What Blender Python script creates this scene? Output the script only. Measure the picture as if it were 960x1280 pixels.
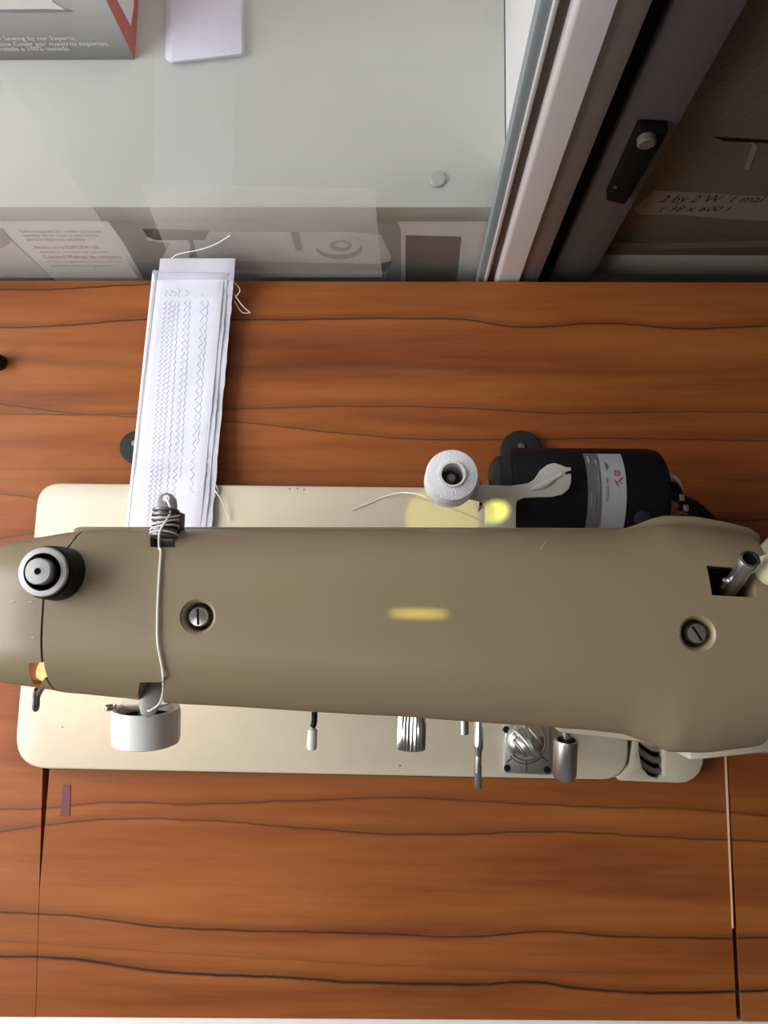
import bpy, bmesh, math, random
from mathutils import Vector, Matrix
random.seed(4)
PI = math.pi
scn = bpy.context.scene
for o in list(bpy.data.objects): bpy.data.objects.remove(o)
C = scn.collection

# ------------------------------------------------------------------ camera
HC = 0.462                      # camera height above the table top (m)
F = 961.0                       # focal length in pixels of a 960x1280 frame
NU, NV = 503.0, 765.0           # where the plumb line meets the frame
zc = -Vector((NU-480, 640-NV, -F)).normalized()
xc = Vector((1, -0.010, 0)); xc.z = -(xc.x*zc.x + xc.y*zc.y)/zc.z; xc.normalize()
yc = zc.cross(xc)
M = Matrix((xc, yc, zc))        # camera -> world rotation
CAM = Vector((0, 0, HC))
cd = bpy.data.cameras.new('camera'); cam = bpy.data.objects.new('camera', cd); C.objects.link(cam)
cd.sensor_fit = 'VERTICAL'; cd.sensor_height = 36; cd.sensor_width = 27
cd.lens = F/1280*36; cd.clip_start = 0.01; cd.clip_end = 30
cam.matrix_world = Matrix.Translation(CAM) @ M.to_4x4()
scn.camera = cam

def ray(u, v): return M @ Vector((u-480, 640-v, -F))
def at(u, v, z):                # point at height z (mm)
    d = ray(u, v); t = (z*.001-HC)/d.z; return CAM + d*t
def aty(u, v, y):               # point on the upright plane Y = y (m)
    d = ray(u, v); return CAM + d*(y/d.y)

# ------------------------------------------------------------------ light
w = bpy.data.worlds.new('world'); scn.world = w; w.use_nodes = True
w.node_tree.nodes['Background'].inputs[0].default_value = (.86, .93, 1, 1)
w.node_tree.nodes['Background'].inputs[1].default_value = 0.35
def area(name, loc, target, sx, sy, power, col):
    l = bpy.data.lights.new(name, 'AREA'); l.shape = 'RECTANGLE'; l.size = sx; l.size_y = sy
    l.energy = power; l.color = col
    o = bpy.data.objects.new(name, l); C.objects.link(o); o.location = loc
    o.rotation_euler = (Vector(target)-Vector(loc)).to_track_quat('-Z', 'Y').to_euler(); return o
area('window_daylight', (-.90, .0, .58), (-.02, .05, 0), 1.0, .7, 16, (.93, .97, 1))
area('ceiling_lamp', (-.35, -.5, 1.75), (0, .15, 0), .9, .3, 1.8, (1, .96, .9))
def glint(loc, target, deg, power, sx=1, sy=1):   # added narrow spots for the yellow light patches, source unknown
    l = bpy.data.lights.new('added_glint', 'SPOT'); l.energy = power; l.color = (1, .95, .12); l.spot_size = math.radians(deg); l.spot_blend = .25; l.shadow_soft_size = .002
    o = bpy.data.objects.new('added_glint', l); C.objects.link(o); o.location = loc
    o.rotation_euler = (Vector(target)-Vector(loc)).to_track_quat('-Z', 'Y').to_euler(); o.scale = (sx, sy, 1)
glint((-.45, .10, 1.0), at(553, 648, 12), 2.2, 20)
glint((.2, .10, 1.0), at(618, 640, 84), 1.0, 30, .7, 1)
glint((at(523, 767, 186).x, -.25, 1.0), at(523, 767, 186), 1.5, 60, 1, .085)
scn.view_settings.view_transform = 'Standard'; scn.view_settings.look = 'None'
scn.view_settings.gamma = 1; scn.view_settings.use_curve_mapping = False
scn.view_settings.exposure = 0.18

# ------------------------------------------------------------------ materials
MT = {}
def mat(name, col, rough=.5, metal=0, spec=.5, noise=0, nscale=60, bump=0, bscale=300, coat=0, emit=None, estr=0, sheen=0):
    m = bpy.data.materials.new(name); m.use_nodes = True; nt = m.node_tree; p = nt.nodes['Principled BSDF']
    p.inputs['Base Color'].default_value = (*col, 1); p.inputs['Roughness'].default_value = rough
    p.inputs['Metallic'].default_value = metal; p.inputs['Specular IOR Level'].default_value = spec
    p.inputs['Coat Weight'].default_value = coat; p.inputs['Coat Roughness'].default_value = .12
    p.inputs['Sheen Weight'].default_value = sheen
    if emit: p.inputs['Emission Color'].default_value = (*emit, 1); p.inputs['Emission Strength'].default_value = estr
    tc = nt.nodes.new('ShaderNodeNewGeometry')
    n = nt.nodes.new('ShaderNodeTexNoise'); n.inputs['Scale'].default_value = nscale; n.inputs['Detail'].default_value = 4
    nt.links.new(tc.outputs['Position'], n.inputs['Vector'])
    mx = nt.nodes.new('ShaderNodeMixRGB'); mx.blend_type = 'MULTIPLY'; mx.inputs[0].default_value = max(noise, .04)
    mx.inputs[1].default_value = (*col, 1); nt.links.new(n.outputs['Fac'], mx.inputs[2]); nt.links.new(mx.outputs[0], p.inputs['Base Color'])
    if bump:
        n2 = nt.nodes.new('ShaderNodeTexNoise'); n2.inputs['Scale'].default_value = bscale; nt.links.new(tc.outputs['Position'], n2.inputs['Vector'])
        b = nt.nodes.new('ShaderNodeBump'); b.inputs['Strength'].default_value = bump; b.inputs['Distance'].default_value = .001
        nt.links.new(n2.outputs['Fac'], b.inputs['Height']); nt.links.new(b.outputs[0], p.inputs['Normal'])
    MT[name] = m; return m
mat('cream', (.61, .53, .395), .36, noise=.1, coat=.1)
mat('taupe', (.275, .203, .120), .42, noise=.12, nscale=25, coat=.08)
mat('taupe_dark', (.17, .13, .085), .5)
mat('chrome', (.72, .71, .72), .2, 1, noise=.1)
mat('steel', (.60, .59, .59), .34, 1, noise=.2)
mat('dull_steel', (.24, .23, .22), .45, .7, noise=.3)
mat('black', (.006, .006, .008), .5, spec=.18)
mat('black_rubber', (.022, .022, .024), .65, spec=.25, noise=.2)
mat('dark_hole', (.006, .005, .005), .9, spec=.1)
mat('white_plastic', (.80, .78, .74), .35)
mat('white_thread', (.88, .87, .90), .8, bump=.6, bscale=1500)
mat('thread', (.80, .76, .72), .8)
mat('cloth', (.79, .79, .89), .9, bump=.15, bscale=1400, noise=.1, nscale=90, sheen=.2)
mat('cloth_edge', (.88, .86, .92), .9, bump=.5, bscale=1400)
mat('stitch', (.60, .59, .68), .8)
mat('shelf_white', (.58, .59, .55), .4, noise=.08, nscale=20)
mat('panel_white', (.80, .80, .80), .45)
mat('dark_paint', (.16, .10, .07), .8)
mat('wall_paint', (.62, .60, .56), .8, noise=.1, nscale=3)
mat('ceiling_paint', (.75, .74, .72), .9)
mat('floor_tile', (.62, .60, .57), .5, noise=.2, nscale=6)
mat('aluminium', (.86, .82, .83), .36, .35, noise=.1)
mat('aluminium_brown', (.30, .27, .25), .45, .5, noise=.2)
mat('shaded_stile', (.105, .095, .092), .6, .1, noise=.15)  # rear stile's lack of light put into its dark grey
mat('teal_gasket', (.24, .28, .29), .5)
mat('board', (.35, .315, .26), .85, noise=.5, nscale=14, bump=.3)
mat('tape', (.52, .50, .47), .5)
mat('ink', (.03, .03, .04), .8)
mat('label_silver', (.37, .37, .385), .45)
mat('label_grey', (.13, .13, .135), .5)
mat('red_ink', (.50, .05, .05), .6)
mat('grey_ink', (.30, .29, .31), .7)
mat('box_white', (.84, .81, .80), .5)
mat('box_grey', (.46, .45, .45), .5)
mat('box_mid', (.27, .26, .27), .5)
mat('box_dark', (.13, .12, .13), .5)
mat('box_mauve', (.36, .30, .34), .5)
mat('box_brown', (.26, .21, .20), .5)
mat('box_red', (.62, .09, .06), .45)
mat('pale_wood', (.80, .52, .34), .5)
mat('pale_edge', (.80, .76, .72), .5)
mat('purple_mark', (.14, .035, .045), .6)
mat('grey_pad', (.42, .42, .41), .6)
mat('apron_wood', (.22, .09, .035), .5, noise=.4)
mat('bulb', (1, .5, .2), .4, emit=(1, .46, .20), estr=1.5)
mat('wire_white', (.62, .58, .55), .5)
mat('ivory', (.66, .60, .40), .4)

def glass_mat(name, tint, refl=1.0):
    m = bpy.data.materials.new(name); m.use_nodes = True; nt = m.node_tree
    for n in list(nt.nodes): nt.nodes.remove(n)
    out = nt.nodes.new('ShaderNodeOutputMaterial'); mx = nt.nodes.new('ShaderNodeMixShader')
    t = nt.nodes.new('ShaderNodeBsdfTransparent'); t.inputs[0].default_value = (*tint, 1)
    g = nt.nodes.new('ShaderNodeBsdfGlossy'); g.inputs['Roughness'].default_value = .02
    f = nt.nodes.new('ShaderNodeLayerWeight'); f.inputs[0].default_value = .5       # 1 - cos of the angle of incidence
    pw = nt.nodes.new('ShaderNodeMath'); pw.operation = 'POWER'; pw.inputs[1].default_value = 5; nt.links.new(f.outputs['Facing'], pw.inputs[0])
    sc_ = nt.nodes.new('ShaderNodeMath'); sc_.operation = 'MULTIPLY_ADD'; sc_.inputs[1].default_value = refl; sc_.inputs[2].default_value = .03*refl
    nt.links.new(pw.outputs[0], sc_.inputs[0]); nt.links.new(sc_.outputs[0], mx.inputs[0]); nt.links.new(t.outputs[0], mx.inputs[1]); nt.links.new(g.outputs[0], mx.inputs[2])
    nt.links.new(mx.outputs[0], out.inputs[0]); MT[name] = m
glass_mat('glass', (.97, .97, .965), .45)
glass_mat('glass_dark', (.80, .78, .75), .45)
def glare_mat(name, col, a):
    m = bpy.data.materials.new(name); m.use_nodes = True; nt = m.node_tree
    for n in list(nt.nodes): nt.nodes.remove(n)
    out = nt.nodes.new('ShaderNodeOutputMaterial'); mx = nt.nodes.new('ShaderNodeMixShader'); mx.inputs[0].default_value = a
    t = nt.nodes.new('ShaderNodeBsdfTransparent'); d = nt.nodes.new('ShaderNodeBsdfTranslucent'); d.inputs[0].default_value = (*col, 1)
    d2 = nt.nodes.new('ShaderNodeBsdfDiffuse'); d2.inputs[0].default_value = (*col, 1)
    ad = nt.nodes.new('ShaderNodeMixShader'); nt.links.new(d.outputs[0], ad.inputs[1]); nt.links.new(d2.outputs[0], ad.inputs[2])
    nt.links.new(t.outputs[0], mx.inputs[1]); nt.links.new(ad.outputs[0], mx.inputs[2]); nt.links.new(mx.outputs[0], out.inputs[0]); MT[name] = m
glare_mat('painted_glare', (1, .98, .94), .20)  # translucent white that paints the pale reflections on the pane

# wood: long grain along X with the dark wandering growth lines
LINES = [  # pixels along the line on the table top, half width mm, strength
 ([(0,410),(75,407),(185,399),(320,400),(480,398),(580,400),(645,408),(760,404),(860,411),(960,406)], .75, .9),
 ([(0,362),(60,362),(130,358),(190,355),(260,349),(400,340),(700,330),(960,330)], .8, .85),
 ([(0,517),(130,518),(200,516),(300,511),(480,508),(600,511),(680,516),(820,515),(960,515)], .6, .7),
 ([(0,505),(100,517),(180,522),(290,527),(430,542),(520,549),(640,549),(780,548),(960,552)], .6, .7),
 ([(0,617),(60,624),(200,640),(960,650)], .6, .6),
 ([(0,672),(60,666),(200,660),(960,650)], .6, .55),
 ([(0,1012),(60,1010),(130,1003),(240,1005),(400,1000),(520,997),(600,1002),(720,1008),(870,1012),(960,1020)], .9, .6),
 ([(0,1040),(140,1024),(260,1026),(380,1035),(500,1043),(700,1040),(850,1048),(960,1052)], .8, .7),
 ([(0,1140),(100,1146),(200,1159),(300,1163),(480,1168),(600,1171),(680,1165),(780,1171),(960,1172)], .8, .85),
 ([(0,1196),(100,1200),(200,1214),(330,1221),(480,1229),(600,1230),(680,1228),(720,1235),(960,1238)], 1.15, .97),
 ([(0,1176),(200,1190),(480,1206),(700,1214),(960,1216)], .6, .3),
 ([(0,450),(300,458),(480,455),(700,465),(960,460)], 3.2, .22),
 ([(0,585),(300,588),(700,590),(960,600)], 1.5, .2),
]
def wood_mat(name):
    m = bpy.data.materials.new(name); m.use_nodes = True; nt = m.node_tree; N = nt.nodes.new; L = nt.links.new
    p = nt.nodes['Principled BSDF']; geo = N('ShaderNodeNewGeometry'); sep = N('ShaderNodeSeparateXYZ'); L(geo.outputs['Position'], sep.inputs[0])
    def math_(op, a, b=None, c=None, clamp=False):
        n = N('ShaderNodeMath'); n.operation = op; n.use_clamp = clamp
        for i, x in enumerate((a, b, c)):
            if x is None: continue
            if isinstance(x, (int, float)): n.inputs[i].default_value = x
            else: L(x, n.inputs[i])
        return n.outputs[0]
    def noise(sx, sy, scale, detail=5, dist=0):
        mp = N('ShaderNodeMapping'); mp.inputs['Scale'].default_value = (sx, sy, 1); L(geo.outputs['Position'], mp.inputs[0])
        n = N('ShaderNodeTexNoise'); n.inputs['Scale'].default_value = scale; n.inputs['Detail'].default_value = detail; n.inputs['Distortion'].default_value = dist
        L(mp.outputs[0], n.inputs['Vector']); return n.outputs['Fac']
    big = noise(.7, 7, 5, 3, .4); mid = noise(1.6, 26, 9, 6, .2); fine = noise(3, 160, 10, 4)
    t = math_('ADD', math_('MULTIPLY', big, .70), math_('ADD', math_('MULTIPLY', mid, .20), math_('MULTIPLY', fine, .12)))
    r = N('ShaderNodeValToRGB'); L(t, r.inputs[0]); e = r.color_ramp.elements
    e[0].position = .34; e[0].color = (.176, .043, .011, 1); e[1].position = .72; e[1].color = (.385, .130, .031, 1)
    el = e.new(.52); el.color = (.282, .081, .0185, 1)
    col = r.outputs[0]
    xn = math_('MULTIPLY_ADD', sep.outputs['X'], 1/.6, .5)       # X from -0.3 .. 0.3
    wob = math_('MULTIPLY', math_('SUBTRACT', noise(6, 6, 7, 3), .5), .0022)
    tot = None
    for pts, hw, st in LINES:
        fc = N('ShaderNodeFloatCurve'); cv = fc.mapping.curves[0]
        ws = [at(u, v, 0) for u, v in pts]
        P = [((q.x+.3)/.6, q.y+.5) for q in ws]
        for i, q in enumerate(P):
            if i == 0: cv.points[0].location = q
            elif i == len(P)-1: cv.points[-1].location = q
            else: cv.points.new(*q)
        fc.mapping.update(); L(xn, fc.inputs['Value'])
        d = math_('SUBTRACT', math_('ADD', math_('ADD', sep.outputs['Y'], .5), wob), fc.outputs[0])
        core = math_('SUBTRACT', 1, math_('DIVIDE', math_('ABSOLUTE', d), hw*.0013), clamp=True)
        # softer tail on the far side of each line
        tail = math_('MULTIPLY', math_('SUBTRACT', 1, math_('DIVIDE', math_('ABSOLUTE', math_('SUBTRACT', d, .0015)), .0035), clamp=True), .30)
        k = math_('MULTIPLY', math_('MAXIMUM', core, tail), math_('MULTIPLY_ADD', noise(8, 30, 3, 2), 1.0, .65), clamp=True)
        k = math_('MULTIPLY', k, st, clamp=True)
        tot = k if tot is None else math_('MAXIMUM', tot, k)
    mx = N('ShaderNodeMixRGB'); L(tot, mx.inputs[0]); L(col, mx.inputs[1]); mx.inputs[2].default_value = (.022, .012, .008, 1)
    L(mx.outputs[0], p.inputs['Base Color']); p.inputs['Roughness'].default_value = .42; p.inputs['Specular IOR Level'].default_value = .22
    b = N('ShaderNodeBump'); b.inputs['Strength'].default_value = .12; b.inputs['Distance'].default_value = .0006
    L(fine, b.inputs['Height']); L(b.outputs[0], p.inputs['Normal']); MT[name] = m
wood_mat('wood')

# printed carton with a grey gradient
def grad_mat(name, z0, z1, c0, c1):
    m = bpy.data.materials.new(name); m.use_nodes = True; nt = m.node_tree; N = nt.nodes.new; L = nt.links.new
    g = N('ShaderNodeNewGeometry'); s = N('ShaderNodeSeparateXYZ'); L(g.outputs['Position'], s.inputs[0])
    mr = N('ShaderNodeMapRange'); mr.inputs[1].default_value = z0; mr.inputs[2].default_value = z1; L(s.outputs['Z'], mr.inputs[0])
    mx = N('ShaderNodeMixRGB'); L(mr.outputs[0], mx.inputs[0]); mx.inputs[1].default_value = (*c0, 1); mx.inputs[2].default_value = (*c1, 1)
    L(mx.outputs[0], nt.nodes['Principled BSDF'].inputs['Base Color']); nt.nodes['Principled BSDF'].inputs['Roughness'].default_value = .4; MT[name] = m

# ------------------------------------------------------------------ builders
OFF = {}
def link(o, parent, origin):
    C.objects.link(o)
    if parent is not None:
        o.parent = parent; OFF[o.name] = OFF[parent.name]
    else:
        o.location = origin; OFF[o.name] = Vector(origin)
def thing(name, label, cat, loc, group=None, kind=None):
    o = bpy.data.objects.new(name, None); o.empty_display_size = .02; link(o, None, loc); tag(o, label, cat, group, kind); return o
def tag(o, label=None, cat=None, group=None, kind=None):
    if label: o['label'] = label
    if cat: o['category'] = cat
    if group: o['group'] = group
    if kind: o['kind'] = kind
    return o
def obj(name, geo, m, parent=None, origin=(0, 0, 0), smooth=True, bevel=0, seg=2, angle=35):
    V, Fs = geo
    org = OFF[parent.name] if parent is not None else Vector(origin)
    me = bpy.data.meshes.new(name); me.from_pydata([tuple(Vector(v)-org) for v in V], [], Fs)
    bm = bmesh.new(); bm.from_mesh(me); bmesh.ops.remove_doubles(bm, verts=bm.verts, dist=1e-7); bmesh.ops.recalc_face_normals(bm, faces=bm.faces)
    if bevel:
        ed = [e for e in bm.edges if len(e.link_faces) == 2 and e.calc_face_angle(0) > math.radians(angle)]
        bmesh.ops.bevel(bm, geom=ed, offset=bevel, segments=seg, profile=.5, affect='EDGES', clamp_overlap=True)
    bm.to_mesh(me); bm.free()
    if m: me.materials.append(MT[m])
    if smooth:
        for p in me.polygons: p.use_smooth = True
        try: me.set_sharp_from_angle(angle=math.radians(angle))
        except Exception: pass
    o = bpy.data.objects.new(name, me); link(o, parent, org if parent is None else None); return o
def merge(*gs):
    V, Fs = [], []
    for v, f in gs:
        k = len(V); V += list(v); Fs += [[i+k for i in q] for q in f]
    return V, Fs
def box(x0, x1, y0, y1, z0, z1):
    V = [(x, y, z) for z in (z0, z1) for y in (y0, y1) for x in (x0, x1)]
    return [Vector(v) for v in V], [[0,2,3,1],[4,5,7,6],[0,1,5,4],[2,6,7,3],[0,4,6,2],[1,3,7,5]]
def prism(out, z0, z1):         # outline of (x, y), extruded in z (metres)
    n = len(out); V = [Vector((x, y, z0)) for x, y in out] + [Vector((x, y, z1)) for x, y in out]
    return V, [list(range(n))[::-1], list(range(n, 2*n))] + [[i, (i+1) % n, n+(i+1) % n, n+i] for i in range(n)]
def slab(pts, d):               # planar polygon pts (Vectors) extruded by vector d
    n = len(pts); V = [Vector(p) for p in pts] + [Vector(p)+d for p in pts]
    return V, [list(range(n))[::-1], list(range(n, 2*n))] + [[i, (i+1) % n, n+(i+1) % n, n+i] for i in range(n)]
def rounded(out, rads, n=7):    # round the corners of a polygon
    res = []; k = len(out)
    for i in range(k):
        p = Vector(out[i]); a = Vector(out[i-1]); b = Vector(out[(i+1) % k]); r = rads[i] if hasattr(rads, '__len__') else rads
        if r <= 0: res.append(tuple(p)); continue
        da = (a-p).normalized(); db = (b-p).normalized(); ang = da.angle(db); t = min(r/math.tan(ang/2), (a-p).length*.49, (b-p).length*.49)
        p0 = p+da*t; p1 = p+db*t
        for j in range(n+1):
            s = j/n; res.append(tuple(p0*(1-s)**2 + p*2*s*(1-s) + p1*s*s))
    return res
def lathe(prof, c, axis=(0, 0, 1), seg=32, ridge=None):   # prof: (radius, height along axis), closed at both ends
    ax = Vector(axis).normalized(); a = ax.orthogonal().normalized(); b = ax.cross(a); V = []; Fs = []
    for r, h in prof:
        for j in range(seg):
            rr = r*(1-(ridge if ridge and j % 2 else 0)); th = 2*PI*j/seg
            V.append(Vector(c) + ax*h + (a*math.cos(th)+b*math.sin(th))*rr)
    for i in range(len(prof)-1):
        for j in range(seg):
            k = (j+1) % seg; Fs.append([i*seg+j, i*seg+k, (i+1)*seg+k, (i+1)*seg+j])
    Fs.append(list(range(seg))[::-1]); Fs.append([(len(prof)-1)*seg+j for j in range(seg)]); return V, Fs
def lathe_loop(prof, c, seg=48):
    V = []; Fs = []; n = len(prof); c = Vector(c)
    for r, h in prof: V += [c+Vector((r*math.cos(2*PI*j/seg), r*math.sin(2*PI*j/seg), h)) for j in range(seg)]
    for i in range(n):
        for j in range(seg):
            k = (j+1) % seg; l = (i+1) % n; Fs.append([i*seg+j, i*seg+k, l*seg+k, l*seg+j])
    return V, Fs
def smooth_path(P, n=6):
    P = [Vector(p) for p in P]
    if len(P) < 3: return P
    out = []
    for i in range(len(P)-1):
        p0 = P[max(i-1, 0)]; p1 = P[i]; p2 = P[i+1]; p3 = P[min(i+2, len(P)-1)]
        for j in range(n):
            t = j/n
            out.append(.5*((2*p1)+(p2-p0)*t+(2*p0-5*p1+4*p2-p3)*t*t+(3*p1-p0-3*p2+p3)*t**3))
    return out+[P[-1]]
def tube(P, r, seg=8, sm=6):
    P = smooth_path(P, sm) if sm else [Vector(p) for p in P]; V = []; Fs = []; up = Vector((.13, .21, .97)).normalized()
    for i, p in enumerate(P):
        t = (P[min(i+1, len(P)-1)]-P[max(i-1, 0)]).normalized(); a = t.cross(up)
        if a.length < 1e-4: a = t.orthogonal()
        a.normalize(); b = t.cross(a)
        rr = r[min(i, len(r)-1)] if hasattr(r, '__len__') else r
        for j in range(seg): V.append(p+(a*math.cos(2*PI*j/seg)+b*math.sin(2*PI*j/seg))*rr)
    for i in range(len(P)-1):
        for j in range(seg):
            k = (j+1) % seg; Fs.append([i*seg+j, i*seg+k, (i+1)*seg+k, (i+1)*seg+j])
    Fs.append(list(range(seg))[::-1]); Fs.append([(len(P)-1)*seg+j for j in range(seg)]); return V, Fs
def boolean(o, cutters):
    for c in cutters:
        md = o.modifiers.new('cut', 'BOOLEAN'); md.operation = 'DIFFERENCE'; md.solver = 'EXACT'; md.object = c
    bpy.context.view_layer.update(); dg = bpy.context.evaluated_depsgraph_get()
    me = bpy.data.meshes.new_from_object(o.evaluated_get(dg)); o.modifiers.clear(); o.data = me
    for c in cutters: bpy.data.objects.remove(c)
    for p in me.polygons: p.use_smooth = True
    me.set_sharp_from_angle(angle=math.radians(35))
def text(name, s, loc, xd, yd, size, m, parent, width=None, align='LEFT', shear=0):
    cu = bpy.data.curves.new(name, 'FONT'); cu.body = s; cu.size = 1; cu.align_x = align; cu.resolution_u = 2; cu.shear = shear
    t = bpy.data.objects.new(name, cu); C.objects.link(t); bpy.context.view_layer.update()
    me = bpy.data.meshes.new_from_object(t.evaluated_get(bpy.context.evaluated_depsgraph_get())); bpy.data.objects.remove(t)
    xs = [v.co.x for v in me.vertices]; sx = size if width is None else width/max(max(xs)-min(xs), 1e-6)
    org = OFF[parent.name]
    for v in me.vertices: v.co = Vector(loc)+Vector(xd)*(v.co.x*sx)+Vector(yd)*(v.co.y*size)-org
    me.materials.clear(); me.materials.append(MT[m]); o = bpy.data.objects.new(name, me); link(o, parent, None); return o
XY = lambda P: [(p.x, p.y) for p in P]
def px(pts, z): return [(at(u, v, z).x, at(u, v, z).y) for u, v in pts]

# ------------------------------------------------------------------ the room
def struct(name, geo, m): return tag(obj(name, geo, m, smooth=False), kind='structure')
struct('floor', box(-1.6, 1.6, -1.6, 1.0, -.80, -.75), 'floor_tile')
struct('ceiling', box(-1.6, 1.6, -1.6, 1.0, 1.95, 2.0), 'ceiling_paint')
struct('wall_rear', box(-1.6, 1.6, 1.0, 1.05, -.75, 1.95), 'wall_paint')
struct('wall_right', box(1.6, 1.65, -1.6, 1.0, -.75, 1.95), 'dark_paint')
struct('wall_front', box(-1.6, 1.6, -1.65, -1.6, -.75, 1.95), 'wall_paint')
WX = -1.0
struct('wall_left', merge(box(WX-.05, WX, -1.6, -.9, -.75, 1.95), box(WX-.05, WX, .65, 1.0, -.75, 1.95), box(WX-.05, WX, -.9, .65, -.75, .1), box(WX-.05, WX, -.9, .65, 1.5, 1.95)), 'wall_paint')
struct('window_1', merge(box(WX-.05, WX+.01, -.9, -.86, .2, 1.5), box(WX-.05, WX+.01, .61, .65, .2, 1.5), box(WX-.05, WX+.01, -.86, .61, .2, .24), box(WX-.05, WX+.01, -.86, .61, 1.46, 1.5)), 'panel_white')

# ------------------------------------------------------------------ the table
YB = at(480, 352, 0).y; YF = at(480, 1273, 0).y
ZB = 12                                   # bed top, mm
fl0 = at(62, 964, 0); fl1 = at(47, 1140, 0); fl2 = at(43, 1273, 0)
fr0 = at(907, 940, 0); fr1 = at(925, 1273, 0)
yfl = at(480, 940, 0).y; yre = at(480, 640, 0).y
tx = .62
table = thing('sewing_table', 'reddish brown varnished wooden sewing table with dark wavy grain', 'table', (0, -.03, -.75))
xl = at(52, 964, 0).x; xr = fr0.x+.0010
hx0 = at(60, 700, 0).x; hx1 = at(870, 700, 0).x
sl_ = (at(960, 1277, 0).y-at(0, 1271, 0).y)/(at(960, 1277, 0).x-at(0, 1271, 0).x); yf = lambda x: at(0, 1271, 0).y+sl_*(x-at(0, 1271, 0).x)
outl = [(-tx, yf(-tx)), (at(44, 1273, 0).x, yf(at(44, 1273, 0).x)), (at(48, 1140, 0).x, at(48, 1140, 0).y), (xl, yfl), (xl, yfl+.03), (hx0, yfl+.03), (hx0, yre), (hx1, yre), (hx1, yfl+.03), (xr, yfl+.03),
        (xr, yfl), (fr1.x+.0012, yf(fr1.x)), (tx, yf(tx)), (tx, YB), (-tx, YB)]
obj('tabletop', prism(outl, -.022, 0), 'wood', table, smooth=False)
flap = obj('front_flap', prism([(fl0.x, yfl+.028), (fl0.x, yfl), (fl1.x, fl1.y), (fl2.x, yf(fl2.x)), (fr1.x-.0018, yf(fr1.x)), (fr0.x-.0009, yfl), (fr0.x-.0009, yfl+.028)], -.022, -.0002), 'wood', table, smooth=False)
obj('edge_band', prism([(fr0.x-.0008, yfl+.028), (fr0.x-.0008, yfl), (at(916, 1160, 0).x-.0004, at(916, 1160, 0).y), (at(916, 1160, 0).x+.0004, at(916, 1160, 0).y), (fr0.x+.0004, yfl), (fr0.x+.0004, yfl+.028)], -.022, .0003), 'pale_wood', flap, smooth=False)
obj('front_edging', prism([(-tx, yf(-tx)-.0002), (-tx, yf(-tx)-.010), (tx, yf(tx)-.010), (tx, yf(tx)-.0002)], -.024, -.0008), 'pale_edge', table, bevel=.001)
obj('apron', merge(box(-tx+.04, tx-.04, YF+.03, YF+.05, -.15, -.0225), box(-tx+.04, tx-.04, YB-.05, YB-.03, -.15, -.0225)), 'apron_wood', table, smooth=False)
for sx in (-1, 1):
    for yy in (YF+.03, YB-.075):
        xx = sx*(tx-.07); obj('leg', box(xx-.025, xx+.025, yy, yy+.045, -.75, -.0225), 'apron_wood', table, bevel=.003)
def hinge(u, v, r):
    c = at(u, v, 4)
    h = obj('hinge_cap', lathe([(r, -.004), (r, .0005), (r*.95, .0016), (r*.7, .002), (.0001, .0021)], c, seg=36), 'black_rubber', table)
    obj('hinge_screw', lathe([(.0022, .002), (.0020, .0028), (.0001, .003)], c+Vector((0, .002, 0)), seg=12), 'dull_steel', h)
hinge(170, 559, .0100); hinge(651, 563, .0122)
m0 = px([(79, 981), (88, 981), (87, 1020), (75, 1020)], 0)
obj('ink_smear', prism(m0, -.0001, .0002), 'purple_mark', flap, smooth=False)
kb = at(-7, 450, 6)
tag(obj('black_knob', lathe([(.005, -.006), (.005, .001), (.0042, .004), (.0022, .005), (.0001, .005)], kb, seg=20), 'black', origin=at(-7, 450, 0)), 'small black round knob at the left edge of the wooden table', 'knob')

# ------------------------------------------------------------------ the sewing machine
sm = thing('sewing_machine', 'vintage taupe and cream electric sewing machine set into the wooden table', 'sewing machine', (0, 0, 0))
Z = ZB
bo = px([(45, 604), (790, 612), (782, 974), (20, 961)], Z)
bo[3] = (at(21, 900, Z).x-.0003, at(100, 962, Z).y); bo[0] = (at(45, 640, Z).x, at(120, 604, Z).y)
bo[2] = (at(784, 925, Z).x, at(745, 975, Z).y)
bed = obj('bed', prism(rounded(bo, [.014, .004, .016, .020]), .0005, Z*.001), 'cream', sm, bevel=.0014, seg=3)
go = [(x*1.0 + (-.0012 if x < 0 else 0), y + (-.0012 if y < 0 else .0008)) for x, y in rounded(bo, [.014, .004, .016, .020])]
obj('bed_gasket', prism(go, .0003, .006), 'black_rubber', sm)
Z2 = ZB-1
eo = px([(795, 880), (791, 925), (786, 955), (769, 971), (774, 976), (820, 978), (848, 979), (858, 978), (868, 973), (875, 965), (879, 954), (880, 942), (880, 880),
         (830, 880), (830, 968), (822, 973), (812, 970), (803, 960), (799, 940), (799, 880)], Z2)
obj('bed_extension', prism(eo, .0005, Z2*.001), 'cream', sm, bevel=.0008)
gap = px([(776, 890), (836, 890), (836, 977), (770, 974)], 2)
obj('belt_well', prism(gap, .0003, .0016), 'dark_hole', sm, smooth=False)
for k, vv in enumerate((930, 944, 958)):
    obj('belt_coil', tube([at(794, vv-10, 5), at(806, vv, 5), at(818, vv+6, 5), at(836, vv+4, 5)], .0021, 8), ('steel', 'dull_steel', 'dull_steel')[k], sm)

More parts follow.
